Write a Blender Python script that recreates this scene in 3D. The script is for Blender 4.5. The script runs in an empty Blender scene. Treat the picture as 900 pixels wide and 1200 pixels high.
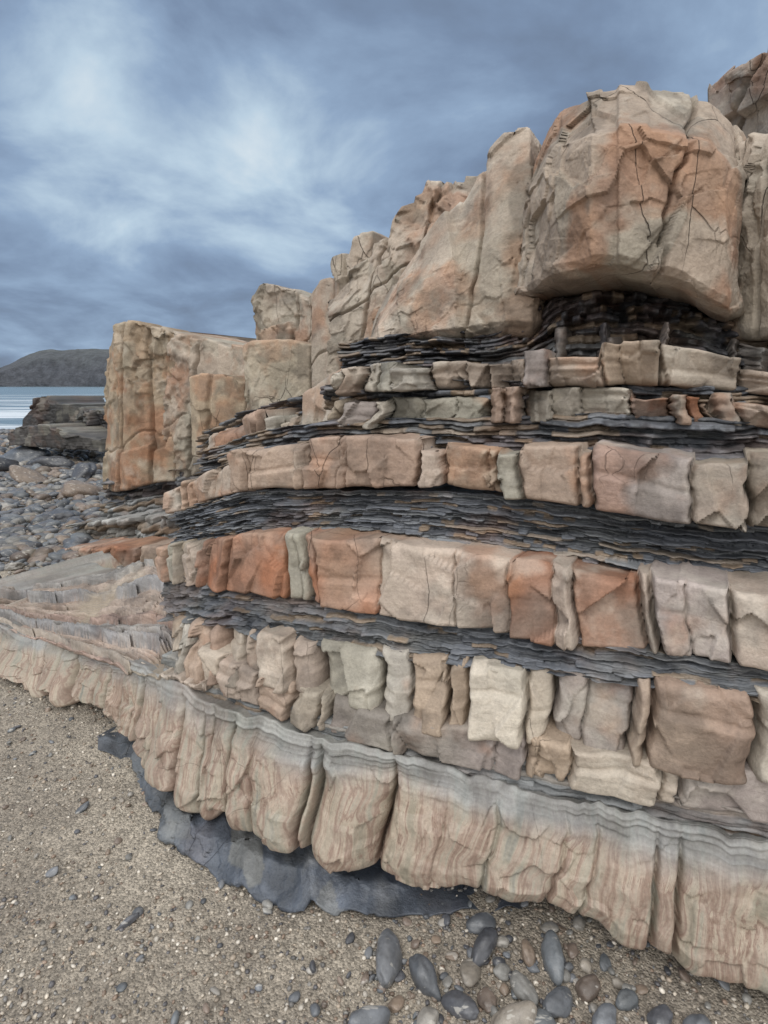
import bpy, math, numpy as np
from mathutils import Vector
rng=np.random.default_rng(7)
F=650.0; PT=math.atan(150/650.); cP=math.cos(PT); sP=math.sin(PT); CH=1.5
def P(u,v,d):
    u=np.asarray(u,float);v=np.asarray(v,float);d=np.asarray(d,float)
    x=(u-450)/F; zc=(600-v)/F
    dy=cP+sP*zc; dz=-sP+cP*zc; t=d/dy
    return np.stack(np.broadcast_arrays(x*t,d,CH+dz*t),-1)
def dz0(u,v,z=0.0):
    zc=(600-v)/F; return (z-CH)*(cP+sP*zc)/(-sP+cP*zc)
def lin(c):
    c=np.asarray(c,float)/255.; return np.where(c<=.04045,c/12.92,((c+.055)/1.055)**2.4)
# ---------- noise ----------
def H(ix,iy,iz,seed=0):
    seed=int(seed)
    with np.errstate(over='ignore'):
        n=(ix.astype(np.int64)*374761393+iy.astype(np.int64)*668265263+iz.astype(np.int64)*1442695041+seed*974634777)&0xffffffff
        n=((n^(n>>13))*1274126177)&0xffffffff
        n=((n^(n>>16))*2246822519)&0xffffffff
        n=n^(n>>15)
    return (n&0xffffff)/float(0xffffff)
def vn(x,y,z,seed=0):
    x,y,z=np.broadcast_arrays(np.asarray(x,float),np.asarray(y,float),np.asarray(z,float))
    fx,fy,fz=np.floor(x),np.floor(y),np.floor(z)
    a,b,c=x-fx,y-fy,z-fz
    a=a*a*(3-2*a);b=b*b*(3-2*b);c=c*c*(3-2*c)
    ix,iy,iz=fx.astype(np.int64),fy.astype(np.int64),fz.astype(np.int64)
    r=0
    for i in (0,1):
        for j in (0,1):
            for k in (0,1):
                w=(a if i else 1-a)*(b if j else 1-b)*(c if k else 1-c)
                r=r+w*H(ix+i,iy+j,iz+k,seed)
    return r*2-1
def fbm(x,y,z,o=4,seed=0,g=.5):
    r=0;a=1;s=0
    for i in range(o):
        r=r+a*vn(x*2**i+i*7.1,y*2**i+i*3.3,z*2**i+i*5.7,seed+i); s+=a; a*=g
    return r/s
def voro(x,y,z,seed=0):
    ix,iy,iz=[np.floor(q).astype(np.int64) for q in (x,y,z)]
    f1=np.full(x.shape,9.);f2=np.full(x.shape,9.)
    best=[np.zeros(x.shape) for _ in range(7)]
    for i in (-1,0,1):
        for j in (-1,0,1):
            for k in (-1,0,1):
                X,Y,Z=ix+i,iy+j,iz+k
                px=X+H(X,Y,Z,seed);py=Y+H(X,Y,Z,seed+1);pz=Z+H(X,Y,Z,seed+2)
                dx,dy,dz=x-px,y-py,z-pz
                d=np.sqrt(dx*dx+dy*dy+dz*dz)
                m=d<f1
                f2=np.where(m,f1,np.minimum(f2,d)); f1=np.where(m,d,f1)
                vals=(H(X,Y,Z,seed+3),H(X,Y,Z,seed+4),H(X,Y,Z,seed+5),H(X,Y,Z,seed+6),dx,dy,dz)
                for q in range(7): best[q]=np.where(m,vals[q],best[q])
    return f1,f2,best
def facet(x,y,z,sc,seed,tilt=.9):
    f1,f2,b=voro(x*sc,y*sc,z*sc,seed)
    o=(b[0]-.5)*.6+tilt*((b[1]-.5)*b[4]+(b[2]-.5)*b[5]+(b[3]-.5)*b[6])*2
    return o, b[3], (f2-f1)
def facet2(s,z,sc,seed,tilt=.8,asp=1.,step=1.):
    x=s*sc; y=z*sc*asp
    ix,iy=np.floor(x).astype(np.int64),np.floor(y).astype(np.int64); z0=np.zeros_like(ix)
    f1=np.full(x.shape,9.);f2=np.full(x.shape,9.); best=[np.zeros(x.shape) for _ in range(6)]
    for i in (-1,0,1):
        for j in (-1,0,1):
            X,Y=ix+i,iy+j
            dx=x-(X+.15+.7*H(X,Y,z0,seed)); dy=y-(Y+.15+.7*H(X,Y,z0,seed+1))
            d=np.maximum(np.abs(dx+.2*dy),np.abs(dy-.12*dx)); m=d<f1
            f2=np.where(m,f1,np.minimum(f2,d)); f1=np.where(m,d,f1)
            for q,vv in enumerate((H(X,Y,z0,seed+2),H(X,Y,z0,seed+3),H(X,Y,z0,seed+4),H(X,Y,z0,seed+5),dx,dy)): best[q]=np.where(m,vv,best[q])
    o=(best[0]-.5)*step+tilt*((best[1]-.5)*best[4]+(best[2]-.5)*best[5])*2
    return o,best[3],f2-f1
# ---------- mesh helper ----------
def mesh_from(name,verts,faces,mat,col=None,uv=None,smooth=True,parent=None):
    me=bpy.data.meshes.new(name)
    verts=np.asarray(verts,np.float32).reshape(-1,3); faces=np.asarray(faces,np.int32)
    n=faces.shape[1]
    me.vertices.add(len(verts)); me.vertices.foreach_set('co',verts.ravel())
    me.loops.add(faces.size); me.loops.foreach_set('vertex_index',faces.ravel())
    me.polygons.add(len(faces)); me.polygons.foreach_set('loop_start',np.arange(0,faces.size,n,dtype=np.int32))
    me.polygons.foreach_set('use_smooth',np.full(len(faces),smooth))
    me.update(calc_edges=True)
    if col is not None:
        a=me.color_attributes.new('Col','FLOAT_COLOR','POINT')
        c=np.ones((len(verts),4),np.float32); c[:,:3]=np.clip(np.asarray(col).reshape(-1,3),0,1)
        a.data.foreach_set('color',c.ravel())
    if uv is not None:
        a=me.uv_layers.new(name='UVMap')
        a.data.foreach_set('uv',np.asarray(uv,np.float32).reshape(-1,2)[faces.ravel()].ravel())
    me.materials.append(mat)
    ob=bpy.data.objects.new(name,me); bpy.context.scene.collection.objects.link(ob)
    if parent: ob.parent=parent
    return ob
def gridfaces(nr,nc):
    i=np.arange(nr-1)[:,None]*nc+np.arange(nc-1)[None,:]
    return np.stack([i,i+1,i+nc+1,i+nc],-1).reshape(-1,4)
# ---------- materials ----------
def newmat(name):
    m=bpy.data.materials.new(name); m.use_nodes=True; nt=m.node_tree
    for n in list(nt.nodes): nt.nodes.remove(n)
    out=nt.nodes.new('ShaderNodeOutputMaterial'); b=nt.nodes.new('ShaderNodeBsdfPrincipled')
    nt.links.new(b.outputs[0],out.inputs[0]); return m,nt,b
class G:
    def __init__(s,nt): s.nt=nt
    def put(s,sock,v):
        if isinstance(v,bpy.types.NodeSocket): s.nt.links.new(v,sock)
        else:
            if isinstance(v,(tuple,list,np.ndarray)) and sock.type=='RGBA' and len(v)==3: v=(*v,1)
            sock.default_value=v
    def noise(s,vec,scale,detail=6,rough=.55,dist=0,out=0):
        n=s.nt.nodes.new('ShaderNodeTexNoise'); s.put(n.inputs['Vector'],vec)
        n.inputs['Scale'].default_value=scale;n.inputs['Detail'].default_value=detail;n.inputs['Roughness'].default_value=rough;n.inputs['Distortion'].default_value=dist
        return n.outputs[out]
    def math(s,op,a,b=0.,c=0.,clamp=False):
        n=s.nt.nodes.new('ShaderNodeMath');n.operation=op;n.use_clamp=clamp
        s.put(n.inputs[0],a);s.put(n.inputs[1],b);s.put(n.inputs[2],c);return n.outputs[0]
    def vmath(s,op,a,b):
        n=s.nt.nodes.new('ShaderNodeVectorMath');n.operation=op
        s.put(n.inputs[0],a);s.put(n.inputs[1],b);return n.outputs[0]
    def rng(s,v,a,b,c=0.,d=1.,smooth=False):
        n=s.nt.nodes.new('ShaderNodeMapRange'); n.clamp=True
        if smooth:n.interpolation_type='SMOOTHSTEP'
        s.put(n.inputs[0],v)
        for i,q in enumerate((a,b,c,d)): n.inputs[i+1].default_value=q
        return n.outputs[0]
    def mix(s,f,a,b,mode='MIX'):
        n=s.nt.nodes.new('ShaderNodeMix');n.data_type='RGBA';n.blend_type=mode
        s.put(n.inputs[0],f);s.put(n.inputs[6],a);s.put(n.inputs[7],b);return n.outputs[2]
    def ramp(s,f,stops):
        n=s.nt.nodes.new('ShaderNodeValToRGB'); cr=n.color_ramp
        while len(cr.elements)<len(stops): cr.elements.new(.5)
        for e,(p,c) in zip(cr.elements,stops): e.position=p; e.color=(*c,1)
        s.put(n.inputs[0],f); return n.outputs[0]
    def bump(s,h,dist,strength=1.,nrm=None):
        n=s.nt.nodes.new('ShaderNodeBump');n.inputs['Distance'].default_value=dist;n.inputs['Strength'].default_value=strength
        s.put(n.inputs['Height'],h)
        if nrm is not None: s.put(n.inputs['Normal'],nrm)
        return n.outputs[0]
    def pos(s): return s.nt.nodes.new('ShaderNodeNewGeometry').outputs['Position']
    def attr(s,name):
        n=s.nt.nodes.new('ShaderNodeAttribute');n.attribute_name=name;return n.outputs['Color']
    def uv(s):
        n=s.nt.nodes.new('ShaderNodeUVMap');n.uv_map='UVMap';return n.outputs[0]
def rockmat(name,lam=.2,crack=.5,rough=.85,scale=1.,bumpd=.012,spec=.35,streak=False,ch=(.83,1.15)):
    m,nt,b=newmat(name); g=G(nt); p=g.pos(); col=g.attr('Col')
    n2=g.noise(p,9*scale,5,.62); n3=g.noise(p,110*scale,3,.7)
    f=g.math('MULTIPLY',g.rng(n2,.3,.7,*ch),g.rng(n3,.25,.75,.82,1.16))
    c=g.mix(1.,col,f,'MULTIPLY')
    h=g.math('ADD',g.math('MULTIPLY',n2,.8),g.math('MULTIPLY',n3,.2))
    if streak:
        uv=g.uv(); w=g.noise(uv,4,2,.5,0,1)
        a=g.noise(g.vmath('ADD',g.vmath('MULTIPLY',uv,(18,2.0,1)),g.vmath('MULTIPLY',w,(2.6,2.6,0))),1,5,.6)
        c2=g.ramp(a,[(.30,lin((110,114,110))),(.40,lin((150,146,132))),(.47,lin((160,144,130))),(.53,lin((124,100,88))),(.58,lin((166,153,137))),(.66,lin((136,131,116))),(.76,lin((114,84,74)))])
        k=nt.nodes.new('ShaderNodeAttribute');k.attribute_name='Msk'
        c=g.mix(g.math('MULTIPLY',k.outputs['Fac'],.72),c,g.mix(1.,c2,f,'MULTIPLY'))
        ln=g.math('ABSOLUTE',g.math('SINE',g.math('MULTIPLY',a,64.)))
        lf=g.math('MULTIPLY',g.math('MULTIPLY',g.rng(ln,0.0,.3,.6,0.),g.rng(n2,.45,.6)),k.outputs['Fac'])
        c=g.mix(lf,c,lin((92,56,46)))
    if lam>0:
        ls=g.noise(g.vmath('MULTIPLY',p,(1.5,1.5,60)),1,3,.6)
        c=g.mix(1.,c,g.rng(ls,.35,.65,1-lam,1+lam*.6),'MULTIPLY')
        h=g.math('ADD',h,g.math('MULTIPLY',ls,lam*1.2))
    if crack>0:
        vo=nt.nodes.new('ShaderNodeTexVoronoi');vo.feature='DISTANCE_TO_EDGE';vo.inputs['Scale'].default_value=2.6*scale
        pd=g.vmath('ADD',g.vmath('MULTIPLY',p,(1.8,1.8,.5)),g.vmath('MULTIPLY',g.noise(p,5*scale,2,.6,0,1),(.08,.08,.08)))
        g.put(vo.inputs['Vector'],pd)
        cf=g.math('MULTIPLY',g.rng(vo.outputs['Distance'],.0,.005,1,0),g.rng(g.noise(p,1.7*scale,1,.5),.5,.6,0,crack))
        c=g.mix(cf,c,lin((74,62,54)))
        h=g.math('SUBTRACT',h,g.math('MULTIPLY',cf,.5))
    nt.links.new(c,b.inputs['Base Color'])
    b.inputs['Roughness'].default_value=rough; b.inputs['Specular IOR Level'].default_value=spec
    nt.links.new(g.bump(h,bumpd,1.),b.inputs['Normal'])
    return m
M_sand=rockmat('sandstone_mat',lam=.08,crack=.55,bumpd=.012,rough=.7)
M_big=rockmat('massive_sandstone_mat',lam=.0,crack=.7,scale=.7,bumpd=.02)
M_shale=rockmat('shale_mat',lam=.35,crack=0,rough=.5,bumpd=.010,spec=.4)
M_flute=rockmat('fluted_sandstone_mat',lam=.0,crack=.3,rough=.55,bumpd=.006,streak=True)
M_plat=rockmat('platform_mat',lam=.12,crack=.0,rough=.5,bumpd=.014)
M_slab=rockmat('mudstone_mat',lam=.15,crack=.3,rough=.42,bumpd=.016,ch=(.6,1.35))
cliff=bpy.data.objects.new('layered_rock_cliff',None); bpy.context.scene.collection.objects.link(cliff)
# ---------- strata builder ----------
SB=lin((160,148,136)) 
PAL=np.array([lin(c) for c in [(170,158,144),(168,152,140),(160,156,148),(158,136,120),(148,122,106),(146,144,132),(186,178,165),(166,150,136),(156,137,118),(150,140,138)]])
BACK=np.array([.5,.866,0.])
def gauss(a,sg):
    if sg<1:return a
    k=np.arange(-int(3*sg),int(3*sg)+1);w=np.exp(-.5*(k/sg)**2);w/=w.sum()
    return np.convolve(np.pad(a,len(k)//2,mode='edge'),w,mode='valid')
def roundin(e,r):
    q=np.clip(r-e,0,r); return -(r-np.sqrt(np.maximum(r*r-q*q,0)))
def blockids(S,w,seed,lo,hi,weak=.35):
    r=np.random.default_rng(seed); c=[lo-.5]
    while c[-1]<hi+.5: c.append(c[-1]+w*r.choice([.3,.45,.7,.9,1.3,2.1])*r.uniform(.8,1.2))
    c=np.array(c); st=np.where(r.random(len(c))<weak,r.uniform(.02,.25,len(c)),r.uniform(.6,1.2,len(c)))
    i=np.clip(np.searchsorted(c,S)-1,0,len(c)-2)
    dl,dr=S-c[i],c[i+1]-S
    e=np.minimum(dl,dr); k=np.where(dl<dr,st[i],st[i+1])
    gid=np.cumsum(st>.4)
    return i,e,dl/(c[i+1]-c[i]),c[i+1]-c[i],k,gid[i]
def stainfn(pts,C,rust,bloom,green,seed):
    X,Y,Z=pts[...,0],pts[...,1],pts[...,2]
    n=fbm(X*3.2+9,Y*3.2,Z*3.2,5,seed+70,.6); a=np.clip((n-.06)/.2,0,1)[...,None]*rust
    m=vn(X*14,Y*14,Z*14,seed+5)[...,None]*.5+.5
    C=C*(1-a)+(lin((122,80,60))*(1-m)+lin((172,122,86))*m)*a
    n=fbm(X*5,Y*5+4,Z*5,5,seed+80,.62); a=np.clip((n-.12)/.22,0,1)[...,None]*bloom
    C=C*(1-a)+lin((194,188,176))*a
    n=fbm(X*1.9,Y*1.9+4,Z*1.9,4,seed+90); a=np.clip((n-.03)/.25,0,1)[...,None]*green
    C=C*(1-a)+lin((128,128,114))*a
    n=fbm(X*2.6,Y*2.6,Z*2.6+5,5,seed+60,.6); n2=fbm(X*7,Y*7,Z*7+5,4,seed+61,.6)
    d=np.clip((n2-.08)*5,0,1)*.32
    return C*((1+.3*n)*(1-d))[...,None]
def layer(name,tab,kind,mat,seed=1,ds=.005,nr=24,backd=1.0,prof=None,wig=1.5,smooth_u=14,orange=.25,botback=.4,**k):
    tab=np.array(sorted(tab),float)
    if tab.shape[1]==4: tab=np.hstack([tab,tab[:,3:4]])
    uu=np.linspace(tab[0,0],tab[-1,0],int(tab[-1,0]-tab[0,0])+1)
    cols=[gauss(np.interp(uu,tab[:,0],tab[:,i]),smooth_u) for i in range(1,5)]
    mid=P(uu,(cols[0]+cols[1])/2,(cols[2]+cols[3])/2)
    L=np.r_[0,np.cumsum(np.linalg.norm(np.diff(mid,axis=0),axis=1))]
    nc=int(np.clip(L[-1]/ds,24,1500)); s=np.linspace(0,L[-1],nc); u=np.interp(s,L,uu)
    vt,vb,dt,db=[np.interp(u,uu,c) for c in cols]
    vt=vt+vn(u/26.,seed,0)*wig+vn(u/9.,seed,5)*wig*.4; vb=vb+vn(u/26.,seed,9)*wig
    h=np.linspace(0,1,nr)[:,None]
    V=vb+(vt-vb)*h; D=db+(dt-db)*h
    if prof: D=D+np.interp(h,[a for a,_ in prof],[b for _,b in prof])
    base=P(np.broadcast_to(u,V.shape),V,D)
    mx=gauss(base.mean(0)[:,0],max(1,.06/ds)); my=gauss(base.mean(0)[:,1],max(1,.06/ds))
    tx,ty=np.gradient(mx),np.gradient(my); l=np.hypot(tx,ty)+1e-9; nx,ny=ty/l,-tx/l
    sg=np.sign(-(nx*mx+ny*my)); nx,ny=nx*sg,ny*sg
    nx=nx*.8-.2*.3; ny=ny*.8-.2
    Hm=float(np.mean(np.linalg.norm(base[-1]-base[0],axis=1)))
    S=np.broadcast_to(s,V.shape); Hh=np.broadcast_to(h,V.shape); Sw=S
    X,Y,Z=base[...,0],base[...,1],base[...,2]; Msk=np.ones(V.shape)
    zoff=np.zeros(V.shape); rust,bloom,green=k.get('stain',(.45,.3,.3))
    if kind in('block','flute'):
        w=k.get('w',.12)
        lean=k.get('lean',0.)
        Sw=S+k.get('slant',.025)*vn(Hh*1.5,S*3,seed)+.006*vn(Hh*9,S*6,seed+2)+lean*(1-Hh)
        i,e,t,ww,ks,gi=blockids(Sw,w,seed,-.3,L[-1]+.3,k.get('weak',.35))
        z_=np.zeros_like(i); r1,r2,r3,r4=[H(i,z_,z_,seed*10+q) for q in range(4)]
        g1,g2=[H(gi,z_,z_,seed*10+20+q) for q in range(2)]
        if kind=='block':
            A=k.get('A',.025); rr=np.minimum(k.get('r',.02),ww*.45)*(.3+r4)
            o=A*(g1-.5)*2+A*.35*(r1-.5)*2*np.clip(ks*3,.3,1)+A*1.1*(r2-.5)*(t-.5)*2+roundin(e,rr)*ks-k.get('cd',.06)*np.exp(-(e/np.where(ks>.4,.006,.0028))**2)*np.clip(ks,.3,1)
            o=o+roundin((1-Hh)*Hm,k.get('rt',.02)*(.3+1.*r4))*1.1+roundin(Hh*Hm,k.get('rb',.02)*(.3+1.*r3))
            o=o+A*.5*(r3-.5)*(Hh-.5)*2
            zoff=(g2-.5)*k.get('zA',.015)*Hh*1.3+(r3-.5)*k.get('zA',.015)*.5*Hh
            sp=.3+.5*r2+.08*vn(S*5,seed,0); o=o-np.where((r1>.6),.016*np.exp(-(((Hh-sp)*Hm)/.006)**2)+.012*np.clip((Hh-sp)*Hm/.008,0,1),0)
            fo,fr,fe=facet(X+11,Y+seed,Z*.8,k.get('fs',7.),seed+20,1.3); o=o+fo*k.get('fa',.028)
            o=o+.008*fbm(X*16,Y*16,Z*16,4,seed+3,.6)
            # broken corners
            ch=np.clip(fbm(X*5,Y*5,Z*5,2,seed+13)-.15,0,1)*np.exp(-(np.minimum(e,(1-Hh)*Hm)/.03)**2); o=o-.09*ch
            pk=PAL[(H(gi,z_,z_,seed*10+7)*.999*len(PAL)).astype(int)]
            isor=((.6*g2+.4*r4)<orange*.9)[...,None]
            om=np.clip(.75+.9*fbm(X*6,Y*6,Z*6,3,seed+2),0,1)[...,None]
            pk=pk*.7+.3*SB
            pk=np.where(isor,lin((152,104,78))*(.82+.3*r2[...,None])*om+pk*(1-om),pk)
            C=pk*(.86+.22*r3[...,None])*(.88+.24*fr[...,None])*k.get('tint',1.)
        else:
            A=k.get('A',.05)
            lobe=np.sqrt(np.clip(1-(2*t-1)**2,0,1))*np.clip(ks*1.3,.3,1)+(1-np.clip(ks*1.3,.3,1))*.8
            hp=np.interp(Hh,[0,.06,.22,.5,.8,.92,1],[.15,.7,1.,.85,.45,.1,0])
            flat=np.interp(u,[450,600,720],[1,.75,.35])
            o=A*flat*(lobe-.6)*hp*(.5+.9*r1)*np.clip(ww/w,.4,1.5)+(g1-.5)*.06*hp*flat-.06*np.exp(-(e/.006)**2)*hp*np.clip(ks,.3,1)
            o=o+roundin(Hh*Hm,.05)*.9+.02*hp+.03*hp*fbm(S*3.1,Hh*1.2,seed,3)
            zoff=-(1-Hh)**2*(g2-.4)*k.get('zA',.04)*(.4+lobe)
            fo,fr,_=facet(S,Hh*.5,0*S+seed,9.,seed,1.2); o=o+fo*.016*hp
            o=o+.009*fbm(S*14,Hh*2.5,seed,4)+.006*fbm(X*22,Y*22,Z*22,3,seed)
            C=np.broadcast_to(lin((158,144,130)),S.shape+(3,)).copy()
            a=np.clip((Hh-.64)/.22+.45*vn(S*4,Hh*3,1),0,1)
            Msk=np.clip(1-a*.8,0,1); a=a[...,None]*.9
            C=C*(1-a)+lin((138,142,143))*a; C=C*(.86+.26*g2[...,None])*(.95+.1*fr[...,None])
            q=vn(Hh*38+1.2*vn(S*2,0,0),S*.7,seed)+.7*vn(Hh*90+vn(S*3,0,0),S*1.2,seed); am=np.clip((Hh-.72)*9,0,1)*np.clip(.7+.6*vn(S*2.3,0,seed),.2,1); o=o+am*.008*q
            C=C*(1+am*.38*q)[...,None]; rust,bloom,green=k.get('stain',(.15,.15,.4))
    elif kind=='shale':
        n=k.get('n',9); A=k.get('A',.05)
        hw=Hh*n+.9*vn(S*1.3,seed,0)+.35*vn(S*5,seed,4)+.35*vn(Hh*n*.6,S*1.5,seed)+k.get('cr',.35)*vn(S*16,seed,4)
        li=np.floor(hw).astype(int); fr=hw-li; z_=np.zeros_like(li)
        seg=np.floor(S*k.get('seg',5)*(.5+2.5*H(li,z_,z_,seed+9)**2)+H(li,z_,z_,seed)*10+.5*vn(S*9,li,0)).astype(int)
        r=H(li,seg,z_,seed+1); r2=H(li,seg,z_,seed+2); rl=H(li,z_,z_,seed+3); big=H(li//3,z_,z_,seed+6)
        o=A*(.8*(r-.5)+.35*(rl-.5)+.4*(big-.5)+.5*vn(S*4,li*3.7,seed)+.9*fbm(S*13,li*.7,seed,3,1,.7))*1.2
        ed=np.minimum(fr,1-fr); o=o-.35*A*np.exp(-(ed/.14)**2)
        o=o+k.get('cb',.018)*fbm(X*22,Y*22,Z*50,4,seed,.62)
        g0=k.get('col',lin((92,95,101)))
        b=(.4+.9*r**1.3)[...,None]; C=g0*b
        C=np.where((r2>k.get('brown',.86))[...,None],lin((134,118,102))*(.6+.5*rl[...,None]),C)
        pale=np.clip(rl-.7,0,1)[...,None]*3*k.get('pale',.3); C=C*(1-pale)+lin((146,148,148))*pale
        rust,bloom,green=k.get('stain',(.15,.1,.1))
    elif kind=='massive':
        m=k.get('m',1.); fs=k.get('fs',2.2)
        wS=S+.02*vn(S*2.5,Z*2.5,seed)
        q1,fr,q1e=facet2(wS,Z+.02*vn(S*3,Z*3,seed),fs,seed+40,k.get('tilt',1.3),k.get('asp',.7),.8)
        q2,fr2,q2e=facet2(wS,Z,fs*2.9,seed+44,1.2,.8,.5)
        fo,fr3,_=facet(X,Y+seed,Z,fs*2.2,seed+50,1.3)
        fo4,_,_=facet(X,Y+seed,Z,fs*5.5,seed+55,1.3)
        patch=np.clip(.5+1.5*fbm(X*1.3,Y*1.3,Z*1.3,2,seed+7),.0,1.4)
        o=q1*.075*m+(q2*.028+fo*.03+fo4*.012)*m*patch+.012*m*fbm(X*3,Y*3,Z*3,4,seed)+.012*m*fbm(X*12,Y*12,Z*12,4,seed,.6)*(.5+patch)
        ed=np.minimum(S,L[-1]-S); o=o+roundin(ed,k.get('re',.02))+roundin((1-Hh)*Hm,k.get('rt',.02))+roundin(Hh*Hm,k.get('rb',.02))
        for (sc,sl) in k.get('cracks',[]):
            e=np.abs(S/L[-1]-sc-sl*(Hh-.5)-.03*vn(Hh*3,seed,sc*9)-.01*vn(Hh*13,seed,1))*L[-1]; o=o-.06*m*np.exp(-(e/(ds*1.4))**2)
        for (hc,sl) in k.get('hcracks',[]):
            e=np.abs(Hh-hc-sl*(S/L[-1]-.5)-.05*vn(S*4,seed,hc*9)-.012*vn(S*17,seed,2))*Hm; o=o-.035*m*np.exp(-(e/.008)**2)
        zoff=(.09*m*(fr-.5)+.05*m*(fr2-.5))*np.clip((Hh-.75)*5,0,1)*k.get('zj',1.)
        c0=k.get('col',lin((161,148,135))); c1=lin((150,112,88)); c2=lin((146,143,131))
        n=fbm(X*1.8,Y*1.8,Z*1.8,5,seed+33,.62)
        a=np.clip((fr*.4+n*1.5-k.get('or',.6)+.15)*3,0,1)[...,None]*.75; b=np.clip((fr2-.6)*2.,0,1)[...,None]*.5
        C=c0*(1-a)+c1*a; C=C*(1-b)+c2*b; C=C*(.88+.24*fr3[...,None])
    elif kind=='smooth':
        n=k.get('n',7)
        cell=np.floor(S*3.5+.9*vn(Hh*5,S*1.5,seed)+.2*vn(Hh*20,S*5,seed)).astype(int); zc_=np.zeros_like(cell)
        hw=Hh*n+1.3*fbm(S*1.2,Hh*2,seed,4)+.22*fbm(S*9,Hh*5,3,4)+.35*(H(cell,zc_,zc_,seed+4)-.5); fr=hw-np.floor(hw); li=np.floor(hw).astype(int); z_=np.zeros_like(li)
        r=H(li,z_,z_,seed); f2=(hw*3.)%1
        stp=np.where(fr<.07,fr/.07,1-(fr-.07)*1.02)
        st2=np.where(f2<.15,f2/.15,1-(f2-.15)*1.15)
        o=np.zeros(V.shape); zoff=k.get('A',.02)*stp*(.4+r)+.022*st2+.02*fbm(X*2.5,Y*2.5,0*Z,4,seed)+.014*fbm(X*11,Y*11,0*Z,4,seed,.6)
        cc=np.array([lin(c) for c in k.get('cols',[(172,156,144),(156,152,148),(164,142,131),(182,170,158),(148,146,146)])])
        C=cc[(r*.999*len(cc)).astype(int)]*(.95+.14*vn(S*3,Hh*9,seed)[...,None])
        f3=H(np.floor(hw*3.).astype(int),z_,z_,5); C=C*(.74+.46*f3[...,None])
        n=fbm(X*2,Y*2,0*Z,4,seed+3); a=np.clip((n-.2)*9,0,1)[...,None]*k.get('sandy',.95)
        C=C*(1-a)+lin((146,134,119))*a; zoff=zoff*(1-.7*a[...,0]); rust,bloom,green=(.15,.15,.15)
    pts=base.copy(); pts[...,0]+=nx*o; pts[...,1]+=ny*o; pts[...,2]+=zoff
    UVv=np.stack([Sw,Z],-1)
    def padc(A,isp):
        qs=(2.0,1.0,.45,.15,.04)
        Ls=[A[:,:1]+(BACK*q*min(1.,backd) if isp else 0) for q in qs]
        Rs=[A[:,-1:]+(BACK*q*min(1.,backd) if isp else 0) for q in qs[::-1]]
        return np.concatenate(Ls+[A]+Rs,1)
    pts=padc(pts,True); C=padc(C,False); Msk=padc(Msk,False)
    UVv=padc(np.concatenate([UVv,np.zeros(UVv.shape[:2]+(1,))],-1),True)[...,:2]
    tops=[];bots=[];ct=[];cb=[];ut=[];ub=[]
    for q in (.012,.03,.06,.1,.16,.25,.4,.65,1.):
        a=pts[-1:]+BACK*q*backd; nz=fbm(a[...,0]*9,a[...,1]*9,a[...,2]*9,4,seed+8)
        a[...,2]+=nz*.014*min(1,q*12)-(k.get('drop',.012)*(q**.4) if kind!='massive' else .02*q); 
        tops.append(a); ct.append(C[-1:]*(.92+.16*nz[...,None])); ut.append(UVv[-1:]+np.array([0,q*backd]))
    for q in (1.,.4,.12,.03):
        a=pts[:1]+BACK*q*botback; a[...,2]+=.02*fbm(a[...,0]*8,a[...,1]*8,a[...,2],3,seed+9)*min(1,q*8)
        bots.append(a); cb.append(C[:1]*.9); ub.append(UVv[:1]-np.array([0,q*botback]))
    pts=np.concatenate(bots+[pts]+tops,0);C=np.concatenate(cb+[C]+ct,0);UVv=np.concatenate(ub+[UVv]+ut,0)
    Msk=np.concatenate([Msk[:1]]*4+[Msk]+[Msk[-1:]]*9,0)
    C=stainfn(pts,C,rust,bloom,green,seed)
    ob=mesh_from(name,pts,gridfaces(*pts.shape[:2]),mat,C,UVv,parent=cliff)
    if kind=='flute':
        at=ob.data.attributes.new('Msk','FLOAT','POINT'); at.data.foreach_set('value',Msk.astype(np.float32).ravel())
    return ob
def mk(tab):
    t=np.array(sorted(tab)); return lambda u,o=0:float(np.interp(u,t[:,0],t[:,1]))+o
Dr=mk([(1150,1.12),(900,1.33),(800,1.42),(700,1.52),(600,1.63),(500,1.72),(400,1.8),(350,1.87),(300,1.97),(250,2.12),(200,2.42),(150,3.0)])
DL=mk([(1150,.99),(900,1.18),(800,1.245),(700,1.32),(600,1.39),(500,1.46),(400,1.535),(350,1.59),(300,1.665),(250,1.78),(200,1.98),(150,2.3)])
DT=mk([(1150,1.02),(900,1.21),(800,1.28),(700,1.36),(600,1.44),(500,1.53),(400,1.61),(350,1.665),(300,1.75),(250,1.88),(200,2.12),(150,2.3)])
def T(rows,off,offb=None,D=Dr,D2=None):
    D2=D2 or D
    return [(u,a,b,D(u,off),D2(u,off if offb is None else offb)) for u,a,b in rows]
bot=[(115,880),(135,890),(165,925),(185,985),(230,1020),(300,1052),(430,1078),(560,1064),(650,1070),(720,1085),(760,1100)]
tp={115:845,135:850,165:860,185:905,230:935,300:955,430:1000,560:1015,650:1035,720:1055,760:1075}
layer('mudstone_base_slab',[(u,tp[u],v,dz0(u,v,-.03)*1.0+.16,dz0(u,v,-.03)) for u,v in bot],'massive',M_slab,3,ds=.006,nr=40,m=.5,fs=3.,col=lin((86,92,102)),prof=[(0,0),(.1,-.01),(.6,.0),(1,.06)],stain=(.05,.1,.1),re=.01,rb=.03,zj=0,wig=5,**{'or':2.5})
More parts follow.
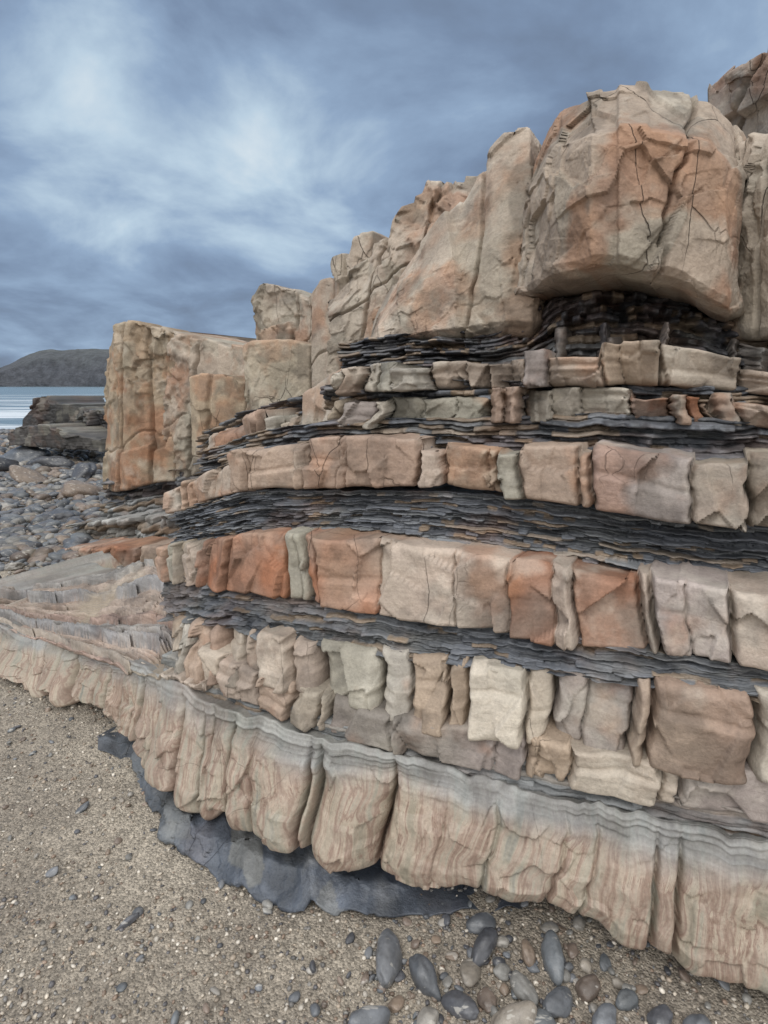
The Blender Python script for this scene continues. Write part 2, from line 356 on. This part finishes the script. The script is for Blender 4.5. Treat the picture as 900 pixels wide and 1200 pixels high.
l1=[(-120,715,775,3.3,2.95),(-60,722,785,3.15,2.8),(0,732,790,3.0,2.62),(50,748,812,2.75,2.45),(110,765,832,2.45,2.28),(150,778,868,2.2,2.03),(200,800,940,1.9,1.66),(250,822,962,1.72,1.55),(300,838,975,1.62,1.49),(350,858,998,1.55,1.42),(400,872,1020,1.5,1.38),(500,895,1030,1.44,1.33),(600,922,1045,1.37,1.27),(700,942,1078,1.30,1.2),(750,955,1112,1.27,1.16),(800,968,1142,1.23,1.12),(900,985,1172,1.17,1.06),(1150,1050,1300,1.0,.92)]
layer('fluted_sandstone_bed',l1,'flute',M_flute,5,ds=.003,nr=80,w=.12,A=.075,backd=1.2,zA=.06,lean=.05,slant=.035,wig=5,drop=.05,weak=.25)
layer('laminated_siltstone_bed',T([(190,765,815),(230,788,832),(300,815,850),(400,848,882),(500,870,905),(600,890,932),(700,912,952),(800,935,978),(900,950,998),(1150,1000,1060)],.015,.0,DL),'shale',M_plat,6,n=9,A=.016,nr=50,col=lin((132,134,135)),pale=1.,brown=.75,seg=1.0,cr=.0,cb=.008)
layer('thin_sandstone_bed',T([(205,745,795),(250,772,812),(300,795,828),(350,812,850),(400,828,868),(500,850,888),(600,866,912),(650,874,918),(700,885,932),(800,903,952),(900,915,970),(1150,950,1030)],-.01,-.01,DL),'block',M_sand,8,w=.12,A=.02,r=.016,rt=.02,rb=.015,nr=22,orange=.15,weak=.3,zA=.012)
layer('blocky_sandstone_bed',T([(200,722,775),(230,730,795),(300,742,805),(350,752,820),(400,760,835),(450,768,848),(500,770,860),(600,782,872),(650,792,880),(700,796,892),(800,806,906),(900,820,922),(1150,850,970)],.0,-.005,DT,DL),'block',M_sand,36,w=.115,A=.03,r=.035,rt=.03,rb=.025,cd=.09,nr=38,ds=.004,orange=.2,zA=.02,weak=.2)
layer('dark_shale_seam',T([(190,672,725),(250,680,735),(300,692,745),(400,700,764),(500,716,777),(600,732,785),(700,750,800),(800,768,812),(900,782,825),(1150,800,860)],-.06,.02,Dr,DT),'shale',M_shale,10,n=13,A=.022,nr=80,pale=.5,seg=8)
layer('red_blocky_sandstone_bed',T([(188,640,676),(215,634,684),(250,630,688),(300,626,697),(350,628,704),(400,633,713),(500,642,729),(600,656,740),(700,672,760),(800,688,774),(900,700,786),(1150,735,830)],-.05,-.09),'block',M_sand,12,w=.115,A=.028,r=.016,rt=.018,rb=.014,cd=.08,nr=36,ds=.004,orange=.55,zA=.018,weak=.25)
layer('laminated_dark_shale_bed',T([(205,598,640),(250,585,638),(300,572,636),(400,574,640),(500,574,650),(600,582,664),(700,596,680),(800,608,696),(900,618,708),(1150,640,745)],.18,.06),'shale',M_shale,14,n=23,A=.034,nr=160,ds=.0048,pale=.5,seg=12)
layer('pale_sandstone_bed',T([(193,580,604),(230,550,590),(260,538,580),(300,526,574),(350,518,573),(400,515,572),(500,520,573),(600,528,583),(700,530,597),(800,545,611),(900,540,619),(1150,555,650)],.09,.07),'block',M_sand,16,w=.11,A=.04,r=.02,rt=.022,rb=.016,nr=32,ds=.0045,orange=.12,zA=.035,weak=.25)
layer('upper_shale_bed',T([(235,530,556),(300,505,540),(400,492,528),(500,490,530),(600,488,535),(700,482,540),(800,488,552),(900,495,550),(1150,500,570)],.34,.24),'shale',M_shale,18,n=9,A=.06,nr=60,ds=.006,pale=.4,brown=.7,seg=14)
layer('upper_blocky_bed',T([(380,470,500),(400,462,500),(500,462,498),(600,460,495),(700,458,490),(800,462,495),(900,470,502),(1150,480,515)],.32),'block',M_sand,20,w=.12,A=.09,r=.014,rt=.016,rb=.014,nr=22,ds=.005,orange=.15,zA=.04,fs=11,tint=.85)
layer('thin_shale_parting',T([(380,452,480),(450,445,475),(600,446,475),(800,448,475),(900,453,480),(1150,455,490)],.46),'shale',M_shale,21,n=5,A=.06,nr=30,seg=12,brown=.7)
layer('upper_blocky_bed_top',T([(395,440,462),(430,430,458),(500,426,457),(560,424,456),(600,422,456),(640,415,452),(700,414,450),(800,418,452),(900,436,464),(1150,440,480)],.36),'block',M_sand,22,w=.12,A=.1,r=.014,rt=.016,rb=.014,nr=22,ds=.005,orange=.2,zA=.05,fs=11,tint=.85)
layer('recessed_shale',T([(396,402,455),(450,395,440),(600,385,440),(650,340,435),(700,318,430),(800,325,432),(900,345,450),(1150,330,450)],.95,.55),'shale',M_shale,24,n=13,A=.09,nr=90,ds=.006,seg=15,brown=.8,pale=.2,col=lin((68,68,72)))
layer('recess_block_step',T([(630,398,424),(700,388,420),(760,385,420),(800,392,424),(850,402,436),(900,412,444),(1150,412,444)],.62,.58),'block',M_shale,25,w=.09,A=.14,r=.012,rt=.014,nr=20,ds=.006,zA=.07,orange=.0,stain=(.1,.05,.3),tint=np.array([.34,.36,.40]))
layer('stepped_ledges',[(232,528,560,3.3),(260,515,552,3.2),(300,492,530,3.0),(340,478,520,2.85),(380,455,510,2.7),(420,430,500,2.55)],'block',M_sand,26,w=.12,A=.1,r=.015,nr=22,ds=.006,zA=.08,orange=.1)
layer('stepped_shale',[(228,510,545,3.9),(260,495,530,3.7),(300,480,505,3.5),(350,465,500,3.2),(400,440,480,3.0)],'shale',M_shale,27,n=8,A=.1,nr=40,ds=.008,brown=.5,seg=8)
layer('far_red_ledge',[(20,655,672,4.9),(62,643,668,4.75),(120,640,670,4.55),(190,644,674,4.3),(230,640,674,4.2)],'block',M_sand,28,w=.15,A=.04,r=.02,nr=16,ds=.01,orange=.6,rt=.02,backd=.4,cd=.1)
layer('far_grey_ledge',[(70,618,648,5.5),(110,610,646,5.3),(150,606,648,5.1),(240,598,648,4.8)],'shale',M_plat,29,n=5,A=.16,nr=34,ds=.012,col=lin((158,158,156)),pale=1.,brown=.6,seg=.6)
layer('far_grey_ledge_upper',[(110,594,622,5.7),(150,588,615,5.5),(240,575,615,5.2)],'shale',M_plat,30,n=5,A=.12,nr=34,ds=.012,col=lin((146,147,147)),pale=1.,brown=.7,seg=.8)
layer('far_shale_foot',[(122,562,600,5.9),(160,558,600,5.75),(240,545,600,5.4)],'shale',M_shale,31,n=8,A=.1,nr=44,ds=.012,seg=2,pale=.8)
layer('wave_cut_platform',[(-200,695,728,4.0,3.3),(-60,697,730,3.7,3.1),(0,697,740,3.5,2.98),(50,692,755,3.45,2.72),(100,682,772,3.4,2.42),(150,668,790,3.3,2.15),(185,658,800,3.1,1.95),(215,700,815,2.45,1.85),(240,720,825,2.1,1.78)],'smooth',M_plat,32,ds=.006,nr=240,A=.055,n=9,backd=.35,drop=.2)
# ---- massive blocks ----
lean=[(0,.02),(.06,0),(.7,.02),(1,.14)]
layer('stack_left_face',[(122,405,575,6.0),(130,384,578,5.8),(150,377,575,5.6),(168,380,570,5.55),(190,386,565,5.52),(205,396,565,5.5)],'massive',M_big,41,ds=.011,nr=130,backd=.3,col=lin((148,130,110)),cracks=[(.45,.08),(.75,-.05)],hcracks=[(.3,.1)],smooth_u=1,fs=2.,asp=.4,**{'or':.55})
layer('stack_right_face',[(196,388,562,5.6),(215,392,560,5.45),(235,396,556,5.4),(292,410,500,5.2)],'massive',M_big,42,ds=.011,nr=110,backd=.9,cracks=[(.35,.1)],hcracks=[(.45,.1)],smooth_u=1,asp=.4,zj=.5)
layer('stack_front_block',[(223,444,536,5.1),(232,441,538,5.0),(270,443,535,4.95),(288,448,520,4.95)],'massive',M_big,43,ds=.011,nr=70,m=.6,smooth_u=1,cracks=[(.4,.1)],col=lin((162,146,126)),backd=.4)
layer('pillar_back',[(294,352,500,4.7),(306,334,500,4.6),(345,340,500,4.5),(360,352,490,4.4),(374,330,480,4.35),(395,328,480,4.3)],'massive',M_big,44,ds=.009,nr=120,backd=1.,m=.8,smooth_u=1,cracks=[(.5,.08)],hcracks=[(.6,.2)],asp=.5,**{'or':.5})
layer('pillar_front',[(284,402,492,4.3),(292,398,492,4.2),(340,398,490,4.15),(364,404,480,4.1)],'massive',M_big,45,ds=.009,nr=80,m=.4,smooth_u=1,col=lin((166,153,136)),zj=.2,backd=.5)
layer('mid_pillar',[(362,360,480,3.9),(372,332,475,3.85),(388,330,475,3.8),(392,306,470,3.7),(410,300,465,3.65),(414,272,460,3.6),(438,268,450,3.6)],'massive',M_big,46,ds=.009,nr=120,backd=1.3,m=.8,smooth_u=1,cracks=[(.35,.1),(.7,-.1)],hcracks=[(.5,.2)],asp=.4,**{'or':.45})
layer('mid_block',[(385,350,450,3.35),(405,322,440,3.3),(430,300,425,3.27),(436,276,425,3.25),(452,270,420,3.2),(470,240,420,3.2),(495,228,415,3.2),(500,212,415,3.2),(530,214,410,3.2),(536,204,410,3.2),(560,205,400,3.2),(600,180,400,3.2)],'massive',M_big,47,ds=.008,nr=150,backd=1.3,m=.9,smooth_u=1,prof=lean,cracks=[(.25,.3),(.5,.35)],hcracks=[(.55,-.3)],asp=.5)
layer('mid_upper_block',[(432,385,408,2.85),(445,358,404,2.75),(470,318,400,2.7),(520,256,398,2.6),(545,232,398,2.55),(568,190,396,2.5),(576,166,396,2.48),(590,150,396,2.45),(622,146,396,2.4),(640,165,390,2.5)],'massive',M_big,48,ds=.0065,nr=170,backd=1.2,m=.85,fs=1.7,smooth_u=1,prof=[(0,.06),(.08,0),(.5,.05),(1,.3)],cracks=[(.62,.1)],botback=.7,asp=.5)
layer('overhanging_block',[(610,335,352,2.45),(616,220,350,2.4),(628,175,346,2.3),(645,140,335,2.14),(652,124,333,2.1),(690,108,318,1.92),(722,102,317,1.9),(726,95,316,1.88),(760,96,325,1.87),(766,104,328,1.86),(800,106,338,1.86),(835,112,360,1.86),(862,136,372,1.88),(884,170,372,2.0)],'massive',M_big,51,ds=.005,nr=210,backd=1.4,m=.8,fs=1.4,smooth_u=1,prof=[(0,.08),(.05,.02),(.1,0),(.72,.03),(.79,.05),(.81,.17),(1,.40)],cracks=[(.12,.1),(.72,.12)],botback=.9,col=lin((160,145,131)),stain=(.55,.3,.25),**{'or':.52})
layer('corner_rock_face',[(855,170,400,2.2),(872,150,400,2.05),(900,140,400,1.9),(1000,120,410,1.7),(1150,100,420,1.5)],'massive',M_big,52,ds=.007,nr=110,backd=1.4,m=1.1,smooth_u=3,prof=lean,cracks=[(.1,.1),(.3,.05)],botback=.9,asp=.5)
layer('corner_rock_top',[(826,102,230,2.9),(850,82,230,2.8),(875,60,230,2.7),(900,38,230,2.6),(1000,0,230,2.4),(1150,-40,230,2.2)],'massive',M_big,53,ds=.009,nr=90,backd=1.4,m=.9,smooth_u=2,col=lin((136,130,124)),cracks=[(.15,.3)],**{'or':1.2})
# ---------- ground ----------
def axis(lo,hi,c,fine,g):
    a=[c]; st=fine
    while a[-1]<hi: a.append(a[-1]+st); st*=g
    b=[c]; st=fine
    while b[-1]>lo: b.append(b[-1]-st); st*=g
    return np.array(sorted(set(a+b)))
def gz(x,y):
    z=.03*fbm(x*.9,y*.9,0*x,4,3)+.012*fbm(x*7,y*7,0*x,4,4)
    z=z+np.clip((y-4)/8,0,1)*.12*fbm(x*.35,y*.35,0*x,3,6)-.03
    z=z+np.clip((-x-1.5)/3,0,1)*.05
    z=z-np.clip((y-17)/22,0,1)*1.6
    return z
gx=axis(-1500,1500,-.3,.016,1.02); gy=axis(-1500,60,1.5,.016,1.02)
GX,GY=np.meshgrid(gx,gy); GZ=gz(GX,GY)
m,nt,b=newmat('beach_sand'); g=G(nt); p=g.pos()
na=g.noise(p,1.6,4,.6); nb=g.noise(p,45,5,.8)
c=g.mix(g.rng(na,.35,.65),lin((132,123,112)),lin((174,164,149)))
c=g.mix(1.,c,g.rng(nb,.3,.7,.6,1.35),'MULTIPLY')
vo=nt.nodes.new('ShaderNodeTexVoronoi');vo.inputs['Scale'].default_value=150;g.put(vo.inputs['Vector'],p)
sv=nt.nodes.new('ShaderNodeSeparateColor'); g.put(sv.inputs[0],vo.outputs['Color'])
c=g.mix(.8,c,g.mix(1.,c,g.rng(sv.outputs[0],0,1,.5,1.5),'MULTIPLY'))
nt.links.new(c,b.inputs['Base Color']);b.inputs['Roughness'].default_value=.7
hh=g.math('ADD',g.math('MULTIPLY',nb,1.),g.math('MULTIPLY',vo.outputs['Distance'],-.5))
nt.links.new(g.bump(hh,.012,1.),b.inputs['Normal'])
mesh_from('sandy_beach_ground',np.stack([GX,GY,GZ],-1),gridfaces(*GX.shape),m)
# sea
m,nt,b=newmat('sea_water'); g=G(nt); p=g.pos()
b.inputs['Roughness'].default_value=.25
foam=g.noise(g.vmath('MULTIPLY',p,(.05,.35,1)),1,6,.65,.5)
sp_=nt.nodes.new('ShaderNodeSeparateXYZ'); g.put(sp_.inputs[0],p)
near=g.rng(sp_.outputs[1],30,120,1,0)
ff=g.math('MULTIPLY',g.rng(foam,.45,.56),near)
c=g.mix(ff,lin((98,120,132)),lin((228,233,236)))
nt.links.new(c,b.inputs['Base Color']); nt.links.new(g.bump(g.noise(g.vmath('MULTIPLY',p,(.4,1.4,1)),1,4,.6),.3,.7),b.inputs['Normal'])
v=np.array([(-4000,18,-.45),(4000,18,-.45),(4000,6000,-.45),(-4000,6000,-.45)],float)
mesh_from('sea',v,np.array([[0,1,2,3]]),m)
# headland
ux=np.linspace(-700,190,280); prof=np.interp(ux,[-700,-300,-60,0,12,30,46,90,128,150,170,190],[404,406,430,431,427,417,411,409,410,412,425,452])
nrh=40; hh_=np.linspace(0,1,nrh)[:,None]; NU=len(ux)
bp=P(ux,prof,420.); zt=bp[:,2]+fbm(ux/12.,0,0,4,2)*1.3
xs=bp[:,0]; Y=420+70*np.clip(hh_,0,1)**1.6+0*xs+14*fbm(np.broadcast_to(xs/25.,(nrh,NU)),np.broadcast_to(hh_*2,(nrh,NU)),0,4,8)
Zh=-1+(zt+1)*np.interp(hh_,[0,.4,.75,1],[0,.8,.97,1])
X_=np.broadcast_to(xs,(nrh,NU))*(Y/420.)
Zh=1.5+(Zh-1.5)*(Y/420)
bk=np.stack([X_[-1:],Y[-1:]+300,Zh[-1:]*0-5],-1)
m,nt,b=newmat('headland_mat'); g=G(nt); p=g.pos()
sz=nt.nodes.new('ShaderNodeSeparateXYZ'); g.put(sz.inputs[0],p)
mm=g.rng(g.math('ADD',sz.outputs[2],g.math('MULTIPLY',g.noise(p,.06,6,.7),30)),28,50)
c=g.mix(mm,lin((80,83,90)),g.mix(g.noise(p,.05,6,.6),lin((84,93,96)),lin((98,100,98))))
c=g.mix(1.,c,g.rng(g.noise(p,.16,6,.75),.3,.7,.5,1.35),'MULTIPLY'); nt.links.new(c,b.inputs['Base Color']);b.inputs['Roughness'].default_value=1
nt.links.new(g.bump(g.noise(p,.12,6,.7),6,1.),b.inputs['Normal'])
Ph=np.concatenate([np.stack([X_,Y,Zh],-1),bk],0)
mesh_from('headland_hill',Ph,gridfaces(*Ph.shape[:2]),m)
# ---------- stones ----------
import bmesh
def ico(sub):
    bm=bmesh.new(); bmesh.ops.create_icosphere(bm,subdivisions=sub,radius=1)
    v=np.array([q.co[:] for q in bm.verts]); f=np.array([[w.index for w in q.verts] for q in bm.faces]); bm.free(); return v,f
m,nt,b=newmat('pebble_mat'); g=G(nt); p=g.pos()
c=g.mix(1.,g.attr('Col'),g.rng(g.noise(p,30,5,.7),.3,.7,.65,1.3),'MULTIPLY')
c=g.mix(g.rng(g.noise(g.vmath('MULTIPLY',p,(12,40,30)),1,3,.6),.62,.66,0,.5),c,lin((190,186,178)))
nt.links.new(c,b.inputs['Base Color']);b.inputs['Roughness'].default_value=.38
nt.links.new(g.bump(g.noise(p,90,4,.6),.002,.8),b.inputs['Normal']); M_peb=m
SC=np.array([lin(c) for c in [(116,118,122),(102,105,110),(136,134,130),(142,134,124),(92,93,98),(128,114,104),(166,161,154),(110,114,118),(136,120,106)]])
def stones(name,x,y,size,sub,seed,flat=.55,sink=.3,rough=.12,cols=SC,elong=None,rot=None,zadd=0,colidx=None,dark=1.):
    r=np.random.default_rng(seed); bv,bf=ico(sub); n=len(x); nv=len(bv)
    var=[]
    for q in range(12):
        d=1+rough*2*fbm(bv[:,0]*1.1+q*9,bv[:,1]*1.1,bv[:,2]*1.1+q,2,q); var.append(bv*d[:,None])
    var=np.array(var)[r.integers(0,12,n)]
    el=elong if elong is not None else r.uniform(.55,1,n)
    sc=np.stack([size,size*el,size*flat*r.uniform(.7,1.2,n)],-1)
    a=rot if rot is not None else r.uniform(0,6.28,n); ca,sa=np.cos(a),np.sin(a)
    v=var*sc[:,None,:]; tl=r.normal(0,.18,(n,2))
    v[...,2]+=v[...,0]*tl[:,0:1]+v[...,1]*tl[:,1:2]
    X=v[...,0]*ca[:,None]-v[...,1]*sa[:,None]+x[:,None];Y=v[...,0]*sa[:,None]+v[...,1]*ca[:,None]+y[:,None]
    Z=v[...,2]+(gz(x,y)+sc[:,2]*(1-2*sink)+zadd)[:,None]
    f=(bf[None]+np.arange(n)[:,None,None]*nv).reshape(-1,3)
    ci=r.integers(0,len(cols),n) if colidx is None else colidx
    C=np.broadcast_to((cols[ci]*r.uniform(.65,1.25,(n,1))*dark)[:,None,:],(n,nv,3))
    return mesh_from(name,np.stack([X,Y,Z],-1),f,M_peb,C)
n=15000; yy=4.6+15.4*rng.random(n)**1.2; xx=-yy*rng.uniform(.18,.97,n)
k=(xx<-1.9)&~((yy<6)&(xx>-2.6)); xx,yy=xx[k],yy[k]
stones('shingle_beach',xx,yy,(.018+.10*rng.random(len(xx))**2.5)*(1+.4*(yy>9)),2,11,dark=.7)
n=2400; yy=rng.uniform(3.3,5.2,n); xx=-yy*rng.uniform(.45,.97,n)
stones('scattered_pebbles',xx,yy,.006+.05*rng.random(n)**3,2,12,dark=.75)
bu=np.array([(90,632,5.0,.10),(112,630,4.9,.08),(30,645,4.9,.09),(50,655,4.7,.10),(12,628,5.4,.11),(70,608,6.,.13),(20,600,6.3,.12),(-20,610,6.,.14),(100,575,7.5,.2),(40,560,8.5,.2),(5,540,9.5,.28),(60,538,9.8,.3),(95,548,9,.25),(30,530,10.5,.4),(80,665,4.3,.06),(15,665,4.4,.07)])
bp_=P(bu[:,0],bu[:,1],bu[:,2]); stones('beach_boulders',bp_[:,0],bp_[:,1],bu[:,3]*1.2,4,17,rough=.28,flat=.5,dark=.6,sink=.25)
n=46000; yy=.85+3.4*rng.random(n)**1.3; xx=rng.uniform(-1.,.95,n)*(.9*yy+.2)
dn=fbm(xx*1.8,yy*1.8,0*xx,3,44); k=(dn+rng.uniform(-.5,.6,n))>-.1; xx,yy=xx[k],yy[k]
GC=np.array([lin(c) for c in [(146,136,124),(110,107,104),(174,164,150),(90,88,90),(198,190,178),(130,112,98),(154,141,126)]])
stones('beach_gravel',xx,yy,.0018+.0075*rng.random(len(xx))**3.,1,13,cols=GC,sink=.25)
n=600; yy=.95+2.4*rng.random(n); xx=rng.uniform(-.9,.6,n)*yy
stones('beach_small_stones',xx,yy,.004+.014*rng.random(n)**2,2,14,dark=.8)
fg=[(455,1115,.062,.5,1.45,0),(565,1075,.036,.7,.1,1),(567,1103,.05,.5,.9,4),(497,1135,.046,.5,2.2,1),(552,1132,.034,.7,1.2,3),(620,1110,.026,.7,1.6,8),(650,1118,.048,.5,1.5,7),(588,1095,.018,.8,0,6),(615,1150,.036,.6,2.0,2),(690,1150,.03,.7,.4,5),(655,1165,.04,.6,.6,1),(600,1190,.05,.6,.3,3),(540,1168,.04,.6,2.5,4),(500,1185,.03,.8,1.,6),(572,1160,.024,.8,1.5,5),(710,1185,.03,.7,.6,1),(645,1080,.022,.8,.2,6),(672,1105,.018,.7,1,5),(590,1128,.02,.8,.3,2),(530,1110,.016,.8,.3,8),(735,1165,.024,.7,.3,7),(150,1075,.028,.25,.6,4),(95,945,.022,.6,.9,1),(60,1020,.018,.6,.3,0),(430,1190,.045,.5,.3,1),(465,1165,.022,.7,.9,8),(775,1185,.03,.7,.5,4),(410,1088,.014,.7,1,4),(680,1075,.02,.7,1,6),(645,1203,.04,.7,2.,7),(710,1120,.017,.8,1,7),(820,1195,.03,.7,.4,1)]
pp=np.array([P(u,v,dz0(u,v,.0)) for u,v,*_ in fg])
stones('beach_cobbles',pp[:,0],pp[:,1],np.array([q[2] for q in fg])*1.15,4,15,sink=.2,elong=np.array([q[3] for q in fg]),rot=np.array([q[4] for q in fg]),colidx=np.array([q[5] for q in fg]),rough=.16,dark=.75)
n=200; u_=rng.normal(590,120,n); v_=rng.normal(1135,50,n); pq=np.array([P(a,b_,dz0(a,b_,0)) for a,b_ in zip(u_,v_) if b_>1050])
stones('beach_pebbles',pq[:,0],pq[:,1],.004+.016*rng.random(len(pq))**1.8,3,16,rough=.15,dark=.85,sink=.2)
cliff=bpy.data.objects.new('dark_rock_outcrop',None); bpy.context.scene.collection.objects.link(cliff)
layer('outcrop_upper',[(30,488,512,11.5),(40,470,512,11.3),(60,470,514,11.2),(90,474,514,11),(120,480,514,10.8),(160,488,514,10.8)],'massive',M_shale,61,ds=.02,nr=50,backd=1.2,m=1.5,smooth_u=2,col=lin((54,53,55)),stain=(.1,.05,.05),**{'or':2.5})
layer('outcrop_lower',[(12,504,520,10.6),(22,496,522,10.4),(60,498,526,10.2),(90,506,528,10),(120,514,530,9.9)],'massive',M_shale,62,ds=.02,nr=40,backd=.9,m=1.5,smooth_u=2,col=lin((70,67,66)),stain=(.1,.05,.05),**{'or':2.5})
# ---------- world ----------
w=bpy.data.worlds.new('World'); bpy.context.scene.world=w; w.use_nodes=True; nt=w.node_tree; g=G(nt)
bgn=nt.nodes['Background']
sky=nt.nodes.new('ShaderNodeTexSky'); sky.sky_type='NISHITA'; sky.sun_disc=False
SE=math.radians(54); SAZ=math.radians(215)
sky.sun_elevation=SE; sky.sun_rotation=SAZ
tc=nt.nodes.new('ShaderNodeTexCoord').outputs['Generated']
sx=nt.nodes.new('ShaderNodeSeparateXYZ'); g.put(sx.inputs[0],tc); z=sx.outputs[2]
zi=g.math('ADD',g.math('MAXIMUM',z,0.),.3)
cb=nt.nodes.new('ShaderNodeCombineXYZ'); g.put(cb.inputs[0],g.math('DIVIDE',sx.outputs[0],zi));g.put(cb.inputs[1],g.math('DIVIDE',sx.outputs[1],zi))
pc=cb.outputs[0]
cn=g.noise(pc,2.1,7,.54,.3)
val=g.math('ADD',g.math('MULTIPLY',cn,.95),.075)
def lobe(u,v,pw,amp):
    d=P(u,v,1.)-np.array([0,0,CH]); d=d/np.linalg.norm(d)
    n=nt.nodes.new('ShaderNodeVectorMath');n.operation='DOT_PRODUCT'; g.put(n.inputs[0],tc); n.inputs[1].default_value=tuple(d)
    return g.math('MULTIPLY',g.math('POWER',g.math('MAXIMUM',n.outputs['Value'],0.),pw),amp)
for a in [(330,190,130,.22),(120,125,130,.14),(215,165,130,.09),(205,92,260,-.16),(600,60,20,-.03)]:
    val=g.math('ADD',val,lobe(*a))
cc=g.ramp(val,[(.36,lin((110,125,148))),(.50,lin((126,146,174))),(.62,lin((148,171,199))),(.76,lin((190,211,228))),(.92,lin((228,238,243)))])
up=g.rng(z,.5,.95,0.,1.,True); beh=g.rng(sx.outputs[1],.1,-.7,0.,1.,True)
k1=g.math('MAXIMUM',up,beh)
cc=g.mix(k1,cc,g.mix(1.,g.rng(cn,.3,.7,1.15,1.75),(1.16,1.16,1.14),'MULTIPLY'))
skc=g.mix(1.,sky.outputs[0],(.1,.1,.1),'MULTIPLY')
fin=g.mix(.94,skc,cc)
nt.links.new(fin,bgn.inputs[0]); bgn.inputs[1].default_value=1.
sd=bpy.data.lights.new('sun','SUN'); sd.energy=1.2; sd.angle=math.radians(22); sd.color=(1,.97,.93)
so=bpy.data.objects.new('sun',sd); bpy.context.scene.collection.objects.link(so)
dv=Vector((math.sin(SAZ)*math.cos(SE),math.cos(SAZ)*math.cos(SE),math.sin(SE)))
so.rotation_euler=dv.to_track_quat('Z','Y').to_euler()
cd=bpy.data.cameras.new('camera'); cam=bpy.data.objects.new('camera',cd); bpy.context.scene.collection.objects.link(cam)
cam.location=(0,0,CH); cam.rotation_euler=(math.pi/2-PT,0,0); cd.sensor_fit='VERTICAL'; cd.sensor_height=36; cd.lens=19.5; cd.clip_start=.02; cd.clip_end=9000
sc=bpy.context.scene; sc.camera=cam
sc.view_settings.view_transform='Standard'; sc.view_settings.look='None'; sc.view_settings.exposure=0
